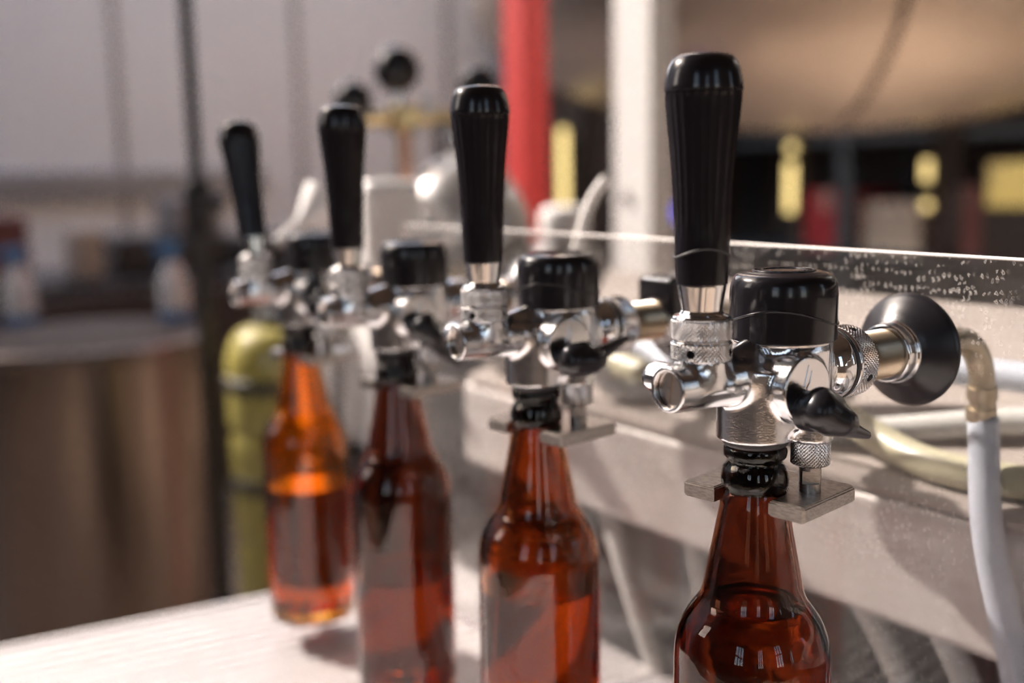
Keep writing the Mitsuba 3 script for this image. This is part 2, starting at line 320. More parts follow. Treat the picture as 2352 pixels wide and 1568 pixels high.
add(t + '__end_edge', box(PX - .0001, PX + .0041, PY1, PY1 + .0012, -.229, PZ, .0004), 'acrylic_edge')

# cooler behind the panel: curved steel lid, rail, dark case
t = thing('cooler', 'long cooler behind the clear panel with a sunlit steel lid and brushed rail', 'cooler')
M = np.array([[1, 0, 0, 0], [0, 0, -1, 0], [0, 1, 0, 0], [0, 0, 0, 1.0]])
def along_y(poly, y0, y1): return moved(trimesh.creation.extrude_polygon(poly, y1 - y0, engine='earcut'), mv(0, y1, 0) @ M)
top = dense([(.150, -.0545), (.156, -.051), (.175, -.0485), (.205, -.0445), (.240, -.0325), (.270, -.0130), (.292, .0080), (.302, .0235)], 5)
lid = sg.Polygon(list(map(tuple, top)) + [(.306, .0235), (.306, .016), (.296, .002), (.272, -.020), (.24, -.040), (.205, -.051), (.16, -.058), (.150, -.058)])
add(t + '__lid', along_y(lid, -.62, .445), 'deck_steel', 30, label='sunlit pale steel lid')
prof = sg.box(.150, -.128, .182, -.0585).buffer(-.007).buffer(.007)
rk = add(t + '__rail', along_y(prof, -.62, .450), 'rail_steel', 40, label='brushed pale steel rail')
add(t + '__back_panel', box(.307, .319, -.62, .445, -.250, .012, .002), 'machine_dark')
add(t + '__back_panel', box(.307, .319, .4455, .80, -.250, -.062, .002), 'machine_dark')
add(t + '__foot_strip', box(.180, .307, -.62, .445, -.2545, -.246, .002), 'machine_dark')

# ------------------------------------------------------------------ taps
S = 0.1451
SH_Z = .0300                                     # height of shank and spout axes
mm = 1e-3
def body_sdf(p):
    A = sd_cyl(p, (16, 0, 0), 2, 18.8, 12, 44.5, 1.0)
    B = smax(np.hypot(p[..., 1], p[..., 2] - 31) - (8.6 + .042 * np.clip(p[..., 0] + 47.5, 0, 60)), np.maximum(-47.5 - p[..., 0], p[..., 0] - 12), 0.7)
    Cc = sd_cyl(p, (-30.1, 0, 0), 2, 10.2, 30, 40.8, 0.8)
    D = sd_cyl(p, (-38, 0, 32.5), 1, 6.0, -2, 19, 3.5)
    E = sd_cyl(p, (-.5, 0, 0), 2, 14.9, 5.8, 34, 1.0)
    Fp = sd_cyl(p, (5.5, 0, 27.0), 1, 13.0, -20.8, -2, 0.9)
    q = np.abs(p - np.array([11.8, -9, 29.0])) - np.array([8.9, 10.2, 13.5]) + 2.5
    Bx = np.linalg.norm(np.maximum(q, 0), axis=-1) + np.minimum(q.max(-1), 0) - 2.5
    Fp = smin(Fp, Bx, 1.5)
    F2 = sd_cyl(p, (7, 0, 27.5), 1, 11.0, 2, 20.5, 0.9)
    G = sd_cyl(p, (14.9, -15, 0), 2, 8.3, 5.4, 20, 1.0)
    G2 = sd_cyl(p, (14.9, 15, 0), 2, 8.3, 8, 22, 2.0)
    Hh = sd_cyl(p, (0, 0, 30), 0, 12.4, 18, 38, 1.0)
    R = sd_cap(p, (-21, 0, 38), (2, 0, 41), 3.6, 6.0)
    o = smin(A, E, 5); o = smin(o, B, 3.0); o = smin(o, Fp, 2.0); o = smin(o, F2, 2.0); o = smin(o, G, 2.5); o = smin(o, G2, 3); o = smin(o, Hh, 2)
    o = smin(o, smin(Cc, R, 4), 3.0); o = smin(o, D, 2.0)
    o = smax(o, -sd_cyl(p, (0, 0, 31), 0, 6.9, -60, -44.2, 0.2), 0.3)
    return o
body_mesh = surface_net(body_sdf, (-50, -25, 3), (41, 25, 47), .62); body_mesh.apply_scale(mm)
BODY = mikit.ply(body_mesh, 'cast_chrome', True)
def knob_sdf(p):                                 # hub along -y from the pad; the beak points to +x
    hub = sd_cyl(p, (0, 0, 0), 1, 9.0, -5.5, 0.4, 1.2)
    bulb = sd_cap(p, (-1.5, -10, 1), (2, -11.5, 0), 9.0, 8.6)
    block = sd_cap(p, (-3, -9, 6), (5, -10, 6), 5.2, 4.8)
    ball = sd_cap(p, (6, -15, -.5), (9, -14.5, -.5), 7.0, 6.6)
    beak = sd_cap(p, (8, -8, -2), (41, -5, 0.5), 6.2, 2.0)
    o = smin(hub, bulb, 2.5); o = smin(o, block, 3); o = smin(o, ball, 1.6); return smin(o, beak, 2.2)
knob_mesh = surface_net(knob_sdf, (-16, -26, -14), (46, 4, 15), .6); knob_mesh.apply_scale(mm)
KNOB = mikit.ply(knob_mesh, 'black_satin', True)
# handle
hp = [(.0094, .0687), (.0097, .074), (.0100, .0830), (.0103, .0925), (.0109, .105), (.0119, .1173), (.0129, .1265), (.01355, .133), (.01385, .1370)]
hd = np.vstack([[(0, .0687), (.0090, .0687)], dense(hp, 8), [(.0131, .1375), (0, .1375)]])
def flute(a, z):
    g = np.clip((z - .084) / .012, 0, 1) * np.clip((.1372 - z) / .002, 0, 1)
    return -.00034 * g * np.abs(np.sin(a * 13)) ** .6 * (z > .06)
HANDLE = mikit.ply(lathe(hd, 26 * 12, lambda a, z: flute(a, z)), 'black_handle', 40)
HCAP = mikit.ply(lathe(dense([(.0130, .1374), (.01405, .1376), (.01408, .1386), (.01385, .1408), (.0131, .1447), (.0119, .1478), (.0103, .1496), (.0080, .1504), (.004, .1508), (0, .1508)], 6), 96), 'black_gloss', True)
BAND = None
def wavy(r, z, amp, ph, rad, n=2, steps=120):
    a = np.linspace(0, 2 * np.pi, steps + 1); c = np.stack([r * np.cos(a), r * np.sin(a), z + amp * np.sin(a * n / 2 + ph) ** 2], 1)
    return tube(c, rad, 8, steps)
BAND = mikit.ply(wavy(.01010, .0785, .0035, .6, .00045), 'rubber', True)
FERRULE = mikit.ply(lathe(fillet([(0, .0565), (.0072, .0565), (.0075, .0588), (.0090, .0682), (.0090, .0690), (0, .0690)], .0003), 96), 'chrome', 30)
FER_FOOT = mikit.ply(lathe(fillet([(0, .0555), (.0112, .0558), (.0104, .0570), (.0082, .0577), (.0075, .0592), (0, .0592)], .0008), 96), 'chrome', 30)
NUT_A = mikit.ply(moved(knurl(.0114, .0078, 46, .00042), mv(0, 0, .0480)), 'knurled_steel', False)
nb = to_manifold(moved(knurl(.0115, .0068, 46, .00038), mv(0, 0, .0405)))
for a in (205, 295, 25, 115):
    c = m3.Manifold.cylinder(.006, .0016, .0016, 20).rotate([0, 90, 0]).translate([.0075, 0, .0438]).rotate([0, 0, a]); nb = nb - c
NUT_B = mikit.ply(nb, 'knurled_steel', False)
NUT_LIP = mikit.ply(lathe(fillet([(0, .0470), (.0111, .0471), (.0110, .0476), (.0102, .0481), (0, .0481)], .0004), 96), 'chrome', 30)
NUT_CORE = mikit.ply(lathe([(0, .0403), (.0083, .0403), (.0083, .0474), (0, .0474)], 48), 'dark_void', 30)
# cap
CAPC = .0148
cp = [(0, .0436), (.0202, .0436), (.0208, .0442), (.02085, .050), (.0208, .0610), (.0205, .0645), (.0196, .0674), (.0180, .0692), (.0150, .0701), (.0138, .0704), (0, .0706)]
CAP = mikit.ply(lathe(np.vstack([cp[:2], dense(cp[1:], 8)]), 128), 'black_gloss', 50)
ring = [lathe(fillet([(r - .0006, .0701), (r - .0004, .0710), (r + .0004, .0710), (r + .0006, .0701)], .0002), 96) for r in (.0118, .0085)]
for k in range(40):
    a = k * 2 * np.pi / 40; ring.append(box(-.00035, .00035, .0090, .0106, .0702, .0710)); ring[-1].apply_transform(rot((0, 0, 1), math.degrees(a)))
EMB = mikit.ply(trimesh.util.concatenate(ring), 'black_satin', 30)
CORD = mikit.ply(wavy(.02085, .0500, .0068, .95, .00050), 'black_gloss', True)
NECK_RING = mikit.ply(lathe(fillet([(0, .0425), (.0192, .0425), (.0194, .0437), (0, .0437)], .0003), 96), 'cast_chrome', 30)
# spout screw with its slot
sc = m3.Manifold.cylinder(.003, .0063, .0063, 64) - m3.Manifold.cube([.0011, .02, .0016], True).translate([0, 0, .003])
SCREW = mikit.ply(moved(trimesh.Trimesh(*[np.asarray(q) for q in (sc.to_mesh().vert_properties[:, :3], sc.to_mesh().tri_verts)], process=False), mv(-.0432, 0, .031) @ rot((0, 1, 0), -90) @ rot((0, 0, 1), 90 - 6) @ mv(0, 0, -.001)), 'screw_metal', 30)
GASKET = mikit.ply(lathe(fillet([(0, .0030), (.0118, .0030), (.0127, .0038), (.0127, .0060), (0, .0060)], .0006), 96), 'rubber', 40)
STOPPER = mikit.ply(lathe(fillet([(0, -.016), (.0030, -.016), (.0062, -.012), (.0080, -.002), (.0083, .0045), (0, .0045)], .0008), 64), 'rubber', 40)
FILL = mikit.ply(tube([(0, 0, -.0158), (0, 0, -.060)], .0030, 20), 'fork_steel', 40)
PINX, PINY = .0149, -.0150
COLLAR = mikit.ply(moved(knurl(.0077, .0098, 34, .00040), mv(PINX, PINY, -.0044)), 'knurled_steel', False)
pin = m3.Manifold.cylinder(.0195, .0043, .0043, 40).translate([0, 0, -.0165]) - m3.Manifold.cube([.02, .003, .0052], True).translate([0, -.0040, -.0092]).rotate([0, 0, -38])
PIN = mikit.ply(pin.translate([PINX, PINY, 0]), 'fork_steel', 35)
u_out = sg.Polygon([(-.0085, -.0278), (.0285, -.0278), (.031, -.0255), (.031, .0255), (.0285, .0278), (-.0085, .0278), (-.0095, .0268), (-.0095, -.0268)])
slot = sg.box(-.03, -.0124, .0, .0124).union(sg.Point(0, 0).buffer(.0124, 32))
fk = extrude(u_out.difference(slot), .0065, .0010)
FORK = mikit.ply(fk.translate([0, 0, -.0216]), 'fork_steel', 25)
emb = []
for (x0, z0, x1, z1, r_) in ((3.2, 29, 5.4, 36.5, .55), (6.2, 30, 7.2, 34, .5), (4.6, 28, 6.4, 30.5, .5)):
    emb.append(m3.Manifold.batch_hull([m3.Manifold.sphere(r_ * mm, 12).translate([x0 * mm, -.0208, z0 * mm]), m3.Manifold.sphere(r_ * mm * .6, 12).translate([x1 * mm, -.0208, z1 * mm])]))
EMBLEM = mikit.ply(m3.Manifold.batch_boolean(emb, m3.OpType.Add), 'cast_chrome', True)
# shank towards the panel
def xl(prof, n=80, rnd=.0006): return moved(lathe(fillet(prof, rnd), n), mv(0, 0, SH_Z) @ ALONG_X)
UNION = mikit.ply(xl([(0, .031), (.0118, .031), (.0124, .0335), (.0140, .0365), (.0150, .0400), (.0150, .0425), (.0136, .0432), (.0138, .0446), (.0150, .0454), (.0150, .0474), (0, .0474)], 96, .0012), 'chrome', 40)
UN_RING = mikit.ply(xl([(0, .0428), (.0151, .0428), (.0154, .0438), (.0151, .0448), (0, .0448)], 96, .0005), 'rubber', 40)
sn = to_manifold(knurl(.0152, .0096, 58, .00042))
for a in (20, 110, 200, 290):
    sn = sn - m3.Manifold.cylinder(.008, .0017, .0017, 20).rotate([0, 90, 0]).translate([.0095, 0, .0048]).rotate([0, 0, a])
snm = sn.to_mesh(); snm = trimesh.Trimesh(np.asarray(snm.vert_properties[:, :3]), np.asarray(snm.tri_verts), process=False)
SNUT = mikit.ply(moved(snm, mv(.0472, 0, SH_Z) @ ALONG_X), 'knurled_steel', False)
tp = []
for k in range(31):
    x = .0560 + k * .0010; tp += [(.0099, x), (.0106, x + .0005)]
THREAD = mikit.ply(moved(lathe([(0, .0560)] + tp + [(.0099, .0872), (0, .0872)], 72), mv(0, 0, SH_Z) @ ALONG_X), 'thread_metal', 20)
LOCK = mikit.ply(xl([(.0100, .0800), (.0124, .0800), (.0128, .0812), (.0130, .0852), (.0138, .0865), (.0138, .0885), (.0100, .0885)], 80), 'chrome', 40)
FLANGE = mikit.ply(xl([(.0103, .0865), (.0130, .0868), (.0160, .0888), (.0205, .0924), (.0240, .0954), (.0252, .0972), (.0250, .0988), (0, .0988)], 128, .0010), 'black_satin', 40)
BNUT = mikit.ply(moved(lathe(fillet([(0, .1035), (.0105, .1035), (.0110, .1050), (.0110, .1130), (.0085, .115), (.0085, .122), (0, .122)], .0006), 6), mv(0, 0, SH_Z) @ ALONG_X), 'old_brass', 25)
ELBOW = mikit.ply(tube([(.120, 0, SH_Z), (.134, 0, SH_Z), (.144, 0, SH_Z - .002), (.1515, -.001, SH_Z - .010), (.1545, -.002, SH_Z - .022), (.156, -.0025, SH_Z - .040)], .006, 20, 40), 'old_brass', True)
BARBS = mikit.ply(trimesh.util.concatenate([tube([(.1545, -.002, z), (.1553, -.002, z - .006)], .0070, 20) for z in (.006, -.004)]), 'old_brass', 40)

CLAMP = mikit.ply(rounded(.0800, .0985, -.014, .014, .0300, .0535, .003, 20), 'black_gloss', 40)
tap_info = [
    ('nearest beer filling tap with chrome body, black handle and black beak knob, sharply in focus', -24, 0, 0, 9),
    ('second beer filling tap from the front, its beak knob pointing level to the right', 12, 0, 0, 6),
    ('third beer filling tap from the front, its beak knob pointing steeply down', -45, 0, 0, 8),
    ('farthest beer filling tap at the left end of the row with a leaning handle', 95, -13, 0, 8)]
def pl(*v): return T().translate(list(v))
for i, (lab, kdeg, lean, leanx, fdeg) in enumerate(tap_info):
    t = thing('beer_tap', lab, 'beer tap', 'beer filling taps along the clear panel')
    W = pl(0, S * i, 0)
    add(t + '__body', BODY, None, to=W, label='cast chrome body')
    add(t + '__body__emblem', EMBLEM, None, to=W)
    add(t + '__body__neck_ring', NECK_RING, None, to=W @ pl(CAPC, 0, 0))
    add(t + '__spout_screw', SCREW, None, to=W, label='slotted brownish screw in the spout end')
    HW = W @ pl(-.0301, 0, 0) @ (pl(0, 0, .06) @ T().rotate([1, 0, 0], lean) @ pl(0, 0, -.06))
    add(t + '__handle', HANDLE, None, to=HW, label='black fluted handle')
    add(t + '__handle__end_cap', HCAP, None, to=HW)
    if i == 0: add(t + '__handle__thin_strap', BAND, None, to=HW)
    add(t + '__handle__ferrule', FERRULE, None, to=HW, label='polished chrome ferrule')
    CW = W @ pl(-.0301, 0, 0)
    add(t + '__collar', FER_FOOT, None, to=CW)
    add(t + '__knurled_nut', NUT_A, None, to=CW); add(t + '__knurled_nut', NUT_B, None, to=CW)
    add(t + '__knurled_nut_001__lip', NUT_LIP, None, to=CW); add(t + '__knurled_nut_001__hole', NUT_CORE, None, to=CW)
    add(t + '__cap', CAP, None, to=W @ pl(CAPC, 0, 0), label='round glossy black cap')
    add(t + '__cap__embossed_ring', EMB, None, to=W @ pl(CAPC, 0, 0))
    if i < 2: add(t + '__cap__thin_cord', CORD, None, to=W @ pl(CAPC, 0, 0))
    add(t + '__side_knob', KNOB, None, to=W @ pl(.0042, -.0207, .0195) @ T().rotate([0, 1, 0], -kdeg) @ T().scale(.85), label='black knob with a pointed beak')
    add(t + '__gasket', GASKET, None, to=W); add(t + '__gasket__stopper', STOPPER, None, to=W)
    FW = W @ pl(PINX, PINY, 0) @ T().rotate([0, 0, 1], 0) @ pl(-PINX, -PINY, 0)
    add(t + '__pin_collar', COLLAR, None, to=FW); add(t + '__guide_pin', PIN, None, to=FW)
    add(t + '__bottle_fork', FORK, None, to=W @ T().rotate([0, 0, 1], fdeg), label='worn steel fork that grips the bottle neck')
    add(t + '__union', UNION, None, to=W); add(t + '__union__seal_ring', UN_RING, None, to=W)
    add(t + '__shank_nut', SNUT, None, to=W); add(t + '__shank', THREAD, None, to=W, label='threaded brownish shank')
    add(t + '__lock_ring', LOCK, None, to=W); add(t + '__flange', FLANGE, None, to=W, label='black cone flange against the panel')
    if i == 1: add(t + '__clamp_block', CLAMP, None, to=W, label='black clamp block over the shank')
    add(t + '__elbow', ELBOW, None, to=W, label='tarnished elbow behind the panel'); add(t + '__elbow__back_nut', BNUT, None, to=W); add(t + '__elbow__barb', BARBS, None, to=W)

# ------------------------------------------------------------------ bottles
out = [(0, -211), (12, -211.2), (22, -212), (26.5, -214), (29, -214.5), (30.8, -212.5), (31.4, -207), (31.4, -150), (31.4, -95), (31.35, -86), (31.0, -80.5), (30.2, -76.2), (28.9, -72.5), (27.3, -69), (25.3, -65.9), (23.2, -63), (21.4, -60.2), (20.2, -57), (19.2, -52), (18.1, -46.2),
       (16.7, -39), (15.4, -32), (14.1, -24.5), (13.2, -19.5), (12.3, -16.3), (11.9, -15), (12.5, -14.0), (13.2, -12.2), (13.3, -10.6), (13.0, -8.2), (12.5, -6.2), (11.7, -5.0), (10.8, -3.6), (11.1, -2.5), (12.1, -1.5), (12.5, .4), (12.3, 1.9), (11.4, 2.8), (10.2, 3.0), (9.2, 2.6)]
inn = [(0, -206.5), (12, -206.8), (22, -207.5), (26.5, -206), (28.2, -202), (28.8, -195), (28.8, -150), (28.8, -95), (28.7, -86), (28.2, -80), (27.2, -75.5), (25.6, -71), (23.4, -66.5), (21.0, -63), (19.0, -60), (17.4, -56), (16.4, -51), (15.2, -45), (13.6, -37.5), (12.0, -30), (10.6, -23), (9.6, -18), (9.0, -13), (8.8, -6), (8.7, 1)]
OUT, INN = dense(out, 5), dense(inn, 5)
def bottle(i, level, glass, label, x=0.0):
    t = thing('beer_bottle', label, 'bottle', 'brown bottles hanging in the taps')
    L = level
    dry = INN[INN[:, 1] > L]; wet = INN[INN[:, 1] < L]
    rL = np.interp(L, INN[:, 1], INN[:, 0])
    g = np.vstack([OUT, [(8.8, 2.0)], dry[::-1], [(rL, L)]]) * mm
    W = pl(x, S * i, 0)
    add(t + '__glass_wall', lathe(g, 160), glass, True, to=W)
    add(t + '__beer', lathe(np.vstack([wet, [(rL, L)]]) * mm, 160), 'beer_in_glass', True, to=W, label='dark amber beer')
    men = [(rL, L), (rL - .8, L - .7), (rL - 2.2, L - 1.1), (rL * .5, L - 1.15), (0, L - 1.15)]
    add(t + '__beer__surface', lathe(np.array(men) * mm, 160), 'beer_top', True, to=W)
bottle(0, -62, 'brown_glass', 'brown glass bottle hanging from the nearest tap, filled to the shoulder')
bottle(1, -100, 'amber_glass', 'brown glass bottle hanging from the second tap, filled to just below the shoulder')
bottle(2, -138, 'brown_glass', 'dark brown glass bottle hanging from the third tap, about half full')
bottle(3, -114, 'orange_glass', 'bright orange glowing glass bottle hanging from the farthest tap')

# ------------------------------------------------------------------ hoses behind the panel
def hose(pts, r, bs, label, group=None, step=60):
    k = add('beer_hose', tube(pts, r, 16, step), bs, True, label=label, cat='hose', group=group); return k
for i, lab in enumerate(['milky hose hanging from the elbow of the nearest tap behind the panel', 'milky hose at the elbow of the second tap', 'milky hose at the elbow of the third tap', 'milky hose at the elbow of the farthest tap']):
    y = S * i
    if i == 0: hose([(.1560, -.0025, -.009), (.151, -.007, -.028), (.1415, -.016, -.058), (.1405, -.028, -.10), (.140, -.042, -.15), (.139, -.055, -.232)], .0072, 'bluish_hose', lab)
    else: hose([(.1560, y - .0025, -.009), (.158, y - .004, -.025), (.164, y - .010, -.0385), (.177, y - .025, -.0425), (.205, y - .07, -.037), (.235, y - .14, -.024)], .0075, 'milky_hose', lab)
hose([(.24, -.10, .0), (.235, .02, -.0035), (.225, .11, -.008), (.20, .19, -.0195), (.185, .235, -.0265)], .0085, 'bluish_hose', 'bluish hose arching over the lid behind the nearest flange')
hose([(.195, .17, -.0215), (.187, .13, -.0250), (.177, .09, -.030), (.170, .055, -.038), (.164, .028, -.0405), (.165, .000, -.0405), (.175, -.045, -.0395), (.19, -.12, -.037)], .0085, 'yellowed_hose', 'yellowed hose bending down over the rail behind the nearest tap')
hose([(.23, .46, -.006), (.215, .34, -.0125), (.20, .27, -.0195), (.18, .21, -.0285), (.175, .17, -.031)], .0075, 'bluish_hose', 'bluish hose lying on the lid between the two nearest taps')
hose([(.205, .40, -.017), (.19, .33, -.024), (.18, .26, -.0285)], .0085, 'yellowed_hose', 'yellowish hose lying on the lid behind the second tap')
H = [((.175, .300, -.128), (.165, .255, -.190), (.170, .235, -.240)), ((.176, .165, -.128), (.172, .120, -.165), (.168, .060, -.245)), ((.180, .085, -.128), (.178, .045, -.180), (.172, .020, -.246)),
     ((.177, .030, -.128), (.172, .000, -.17), (.165, -.03, -.245)), ((.185, -.005, -.128), (.180, -.02, -.18), (.175, -.035, -.246)), ((.180, .215, -.128), (.172, .19, -.18), (.168, .165, -.246))]
hl = ['pale hose hanging below the rail between the second and third bottle', 'pale hose slanting below the rail left of the nearest bottle', 'pale hose hanging below the rail behind the nearest bottle', 'pale hose slanting below the rail right of the nearest bottle', 'bluish grey hose hanging below the rail at the right edge of the view', 'pale hose slanting below the rail right of the second bottle']
for k, (p, lab) in enumerate(zip(H, hl)):
    hose(p, .0075, 'bluish_hose' if k == 4 else 'milky_hose', lab)
add('thin_tube', tube([(.150, .312, .030), (.160, .311, .057), (.169, .310, .084), (.182, .305, .105)], .0040, 12, 30), 'cable_white', True, label='thin white tube sticking up above the panel edge behind the second tap', cat='tube')

# ------------------------------------------------------------------ things in the background
# stainless tank at the left
TC = np.array([.27, 2.25])
t = thing('brew_kettle', 'stainless kettle standing on the floor at the left with brushed reflections', 'kettle')
KT = -.235
add(t + '__shell', lathe(fillet([(.02, FZ + .10), (.27, FZ + .10), (.275, FZ + .12), (.275, KT - .02), (.02, KT - .02)], .01), 96), 'tank_steel', 40, to=pl(*TC, 0))
add(t + '__rim', lathe(fillet([(.27, KT - .035), (.284, KT - .030), (.288, KT - .015), (.280, KT), (.262, KT)], .006), 96), 'tank_steel', 40, to=pl(*TC, 0))
add(t + '__lid', lathe(dense([(.272, KT - .008), (.268, KT), (.20, KT + .012), (.10, KT + .020), (0, KT + .022)], 5), 96), 'kettle_lid', True, to=pl(*TC, 0))
for a in (20, 140, 260):
    add(t + '__leg', cyl((TC[0] + .22 * math.cos(math.radians(a)), TC[1] + .22 * math.sin(math.radians(a)), FZ), (TC[0] + .22 * math.cos(math.radians(a)), TC[1] + .22 * math.sin(math.radians(a)), FZ + .102), .02, 20), 'tank_steel', 40)
# spray bottles on a crate shelf behind
def spray_bottle(x, y, z, deg, label):
    t = thing('spray_bottle', label, 'spray bottle', 'white spray bottles behind the kettle')
    W = pl(x, y, z) @ T().rotate([0, 0, 1], deg)
    add(t + '__base', lathe(fillet([(0, 0), (.034, 0), (.036, .004), (.036, .030), (0, .030)], .003), 48), 'blue_plastic', 40, to=W)
    add(t + '__bottle', lathe(dense([(.034, .029), (.036, .034), (.036, .085), (.033, .105), (.022, .130), (.015, .145), (.013, .152), (0, .152)], 5), 48), 'white_plastic', 40, to=W, label='white bottle')
    h = rounded(-.030, .020, -.010, .010, .166, .192, .007, 16) + m3.Manifold.cylinder(.018, .015, .013, 32).translate([0, 0, .150]) + rounded(-.050, -.028, -.006, .006, .174, .186, .004, 12) + m3.Manifold.batch_hull([m3.Manifold.sphere(.004, 10).translate([-.024, 0, .168]), m3.Manifold.sphere(.004, 10).translate([-.034, 0, .140])])
    add(t + '__trigger_head', h, 'blue_plastic', 40, to=W, label='blue trigger head')
spray_bottle(.172, 2.465, KT + .0045, 20, 'white spray bottle with blue head, left one on the kettle lid')
spray_bottle(.475, 2.255, KT + .009, -30, 'white spray bottle with blue head, right one beside the black stand')
# work table with clutter
t = thing('work_table', 'dark work table along the wall behind the kettle', 'table')
add(t + '__top', box(-1.2, 1.75, 3.2, 3.9, -.245, -.205, .005), 'machine_dark')
for x in (-1.1, 1.65):
    for y in (3.28, 3.82): add(t + '__leg', box(x - .03, x + .03, y - .03, y + .03, FZ, -.245, .004), 'black_paint')
add(t + '__front_panel', box(-1.12, 1.67, 3.215, 3.235, -.95, -.25, .003), 'kettle_lid')
add(t + '__lower_shelf', box(-1.12, 1.67, 3.25, 3.87, -.75, -.72, .004), 'machine_dark')
def clutter(name, mesh, bs, label, cat, smooth=False): add(name, mesh, bs, smooth, label=label, cat=cat)
clutter('storage_box', box(.16, .36, 3.30, 3.6, -.205, .01, .01), 'maroon', 'dark red box on the work table at the left edge', 'box')
clutter('storage_box', box(.50, .58, 3.30, 3.5, -.205, -.04, .008), 'beige', 'small beige box on the work table', 'box')
clutter('storage_box', box(.64, 1.02, 3.35, 3.7, -.205, -.075, .01), 'black_paint', 'low black box on the work table right of the beige box', 'box')
clutter('storage_box', box(1.10, 1.36, 3.35, 3.7, -.205, -.095, .01), 'frame_dark', 'low dark box on the work table behind the farthest tap', 'box')
clutter('storage_box', box(.86, 1.03, 3.42, 3.68, -.075, .05, .01), 'grey_metal', 'grey box on top of the low black box', 'box')
clutter('storage_box', box(-.07, .12, 3.32, 3.6, -.205, -.03, .01), 'grey_metal', 'grey box on the work table left of the dark red box', 'box')
add('rail', box(-2.5, 2.3, 6.12, 6.20, .02, .17, .01), 'grey_metal', label='grey rail fixed along the far wall above the work table', cat='rail')
# black stand in front of the kettle
t = thing('tripod_stand', 'black tripod light stand with a tall thin pole at the left', 'stand')
SX, SY = .238, 1.340
add(t + '__pole', tube([(SX, SY, -.63), (SX, SY, .10)], .0135, 20), 'black_paint', 40)
add(t + '__pole__upper_tube', tube([(SX, SY, .06), (SX, SY, 1.15)], .0095, 20), 'black_paint', 40)
add(t + '__clamp', lathe(fillet([(0, .03), (.020, .03), (.021, .05), (.021, .10), (.015, .112), (0, .112)], .003), 32), 'black_satin', 40, to=pl(SX, SY, 0))
add(t + '__clamp__knob', lathe(fillet([(0, 0), (.012, 0), (.012, .02), (0, .02)], .003), 6), 'black_satin', 40, to=pl(SX, SY, .075) @ T().rotate([0, 1, 0], 90) @ pl(0, 0, .02))
add(t + '__hub', lathe(fillet([(0, -.64), (.019, -.64), (.021, -.62), (.021, -.57), (.015, -.56), (0, -.56)], .003), 32), 'black_satin', 40, to=pl(SX, SY, 0))
for a in (240, 0, 120):
    c, s_ = math.cos(math.radians(a)), math.sin(math.radians(a))
    lg = add(t + '__leg', tube([(SX + .018 * c, SY + .018 * s_, -.60), (SX + .34 * c, SY + .34 * s_, FZ + .012)], .010, 16), 'black_paint', 40)
    add(lg + '__rubber_foot', tube([(SX + .33 * c, SY + .33 * s_, FZ + .026), (SX + .345 * c, SY + .345 * s_, FZ + .008)], .0135, 16), 'rubber', 40)
# yellow drum and white canister
t = thing('yellow_drum', 'glossy yellow plastic drum with dark bands between the stand and the farthest bottle', 'drum')
DC = (.305, 1.21)
add(t + '__shell', lathe(dense([(0, -.62), (.06, -.62), (.078, -.60), (.082, -.56), (.082, -.45), (.077, -.435), (.082, -.42), (.082, -.28), (.077, -.265), (.082, -.25), (.082, -.17), (.074, -.130), (.05, -.108), (0, -.105)], 4), 64), 'yellow_plastic', True, to=pl(*DC, 0))
add(t + '__lid', lathe(fillet([(0, -.108), (.035, -.108), (.035, -.086), (0, -.086)], .004), 40), 'dark_band', 40, to=pl(*DC, 0))
for z in (-.34, -.19): add(t + '__band', lathe(fillet([(.0805, z - .012), (.0845, z - .010), (.0845, z + .010), (.0805, z + .012)], .002), 64), 'dark_band', 40, to=pl(*DC, 0))
t = thing('drum_stool', 'low dark stool that the yellow drum stands on', 'stool')
add(t + '__seat', lathe(fillet([(0, -.65), (.095, -.65), (.10, -.64), (.10, -.6205), (0, -.6205)], .004), 48), 'machine_dark', 40, to=pl(*DC, 0))
for a in (30, 150, 270):
    c, s_ = (.075) * math.cos(math.radians(a)), .075 * math.sin(math.radians(a)); add(t + '__leg', cyl((DC[0] + c, DC[1] + s_, FZ), (DC[0] + c * .9, DC[1] + s_ * .9, -.648), .014, 16), 'black_paint', 40)
t = thing('canister', 'white plastic canister with a yellowish lid behind the farthest bottle', 'canister')
QC = (.188, .775)
add(t + '__shell', rounded(QC[0] - .040, QC[0] + .040, QC[1] - .040, QC[1] + .040, -.1828, -.050, .020), 'white_plastic', 40)
add(t + '__lid', lathe(fillet([(0, -.052), (.034, -.052), (.035, -.040), (.032, -.036), (0, -.036)], .003), 48), 'yellowed_hose', 40, to=pl(*QC, 0))
t = thing('pedestal_table', 'small round dark pedestal table under the white canister and jug', 'table')
PC = (.212, .748)
add(t + '__top', lathe(fillet([(0, -.205), (.074, -.205), (.078, -.200), (.078, -.186), (.075, -.183), (0, -.183)], .003), 64), 'black_paint', 40, to=pl(*PC, 0))
add(t + '__column', cyl((*PC, FZ + .02), (*PC, -.205), .018, 24), 'black_paint', 40)
add(t + '__foot', lathe(fillet([(0, FZ), (.12, FZ), (.12, FZ + .012), (.03, FZ + .03), (0, FZ + .03)], .003), 48), 'black_paint', 40, to=pl(*PC, 0))
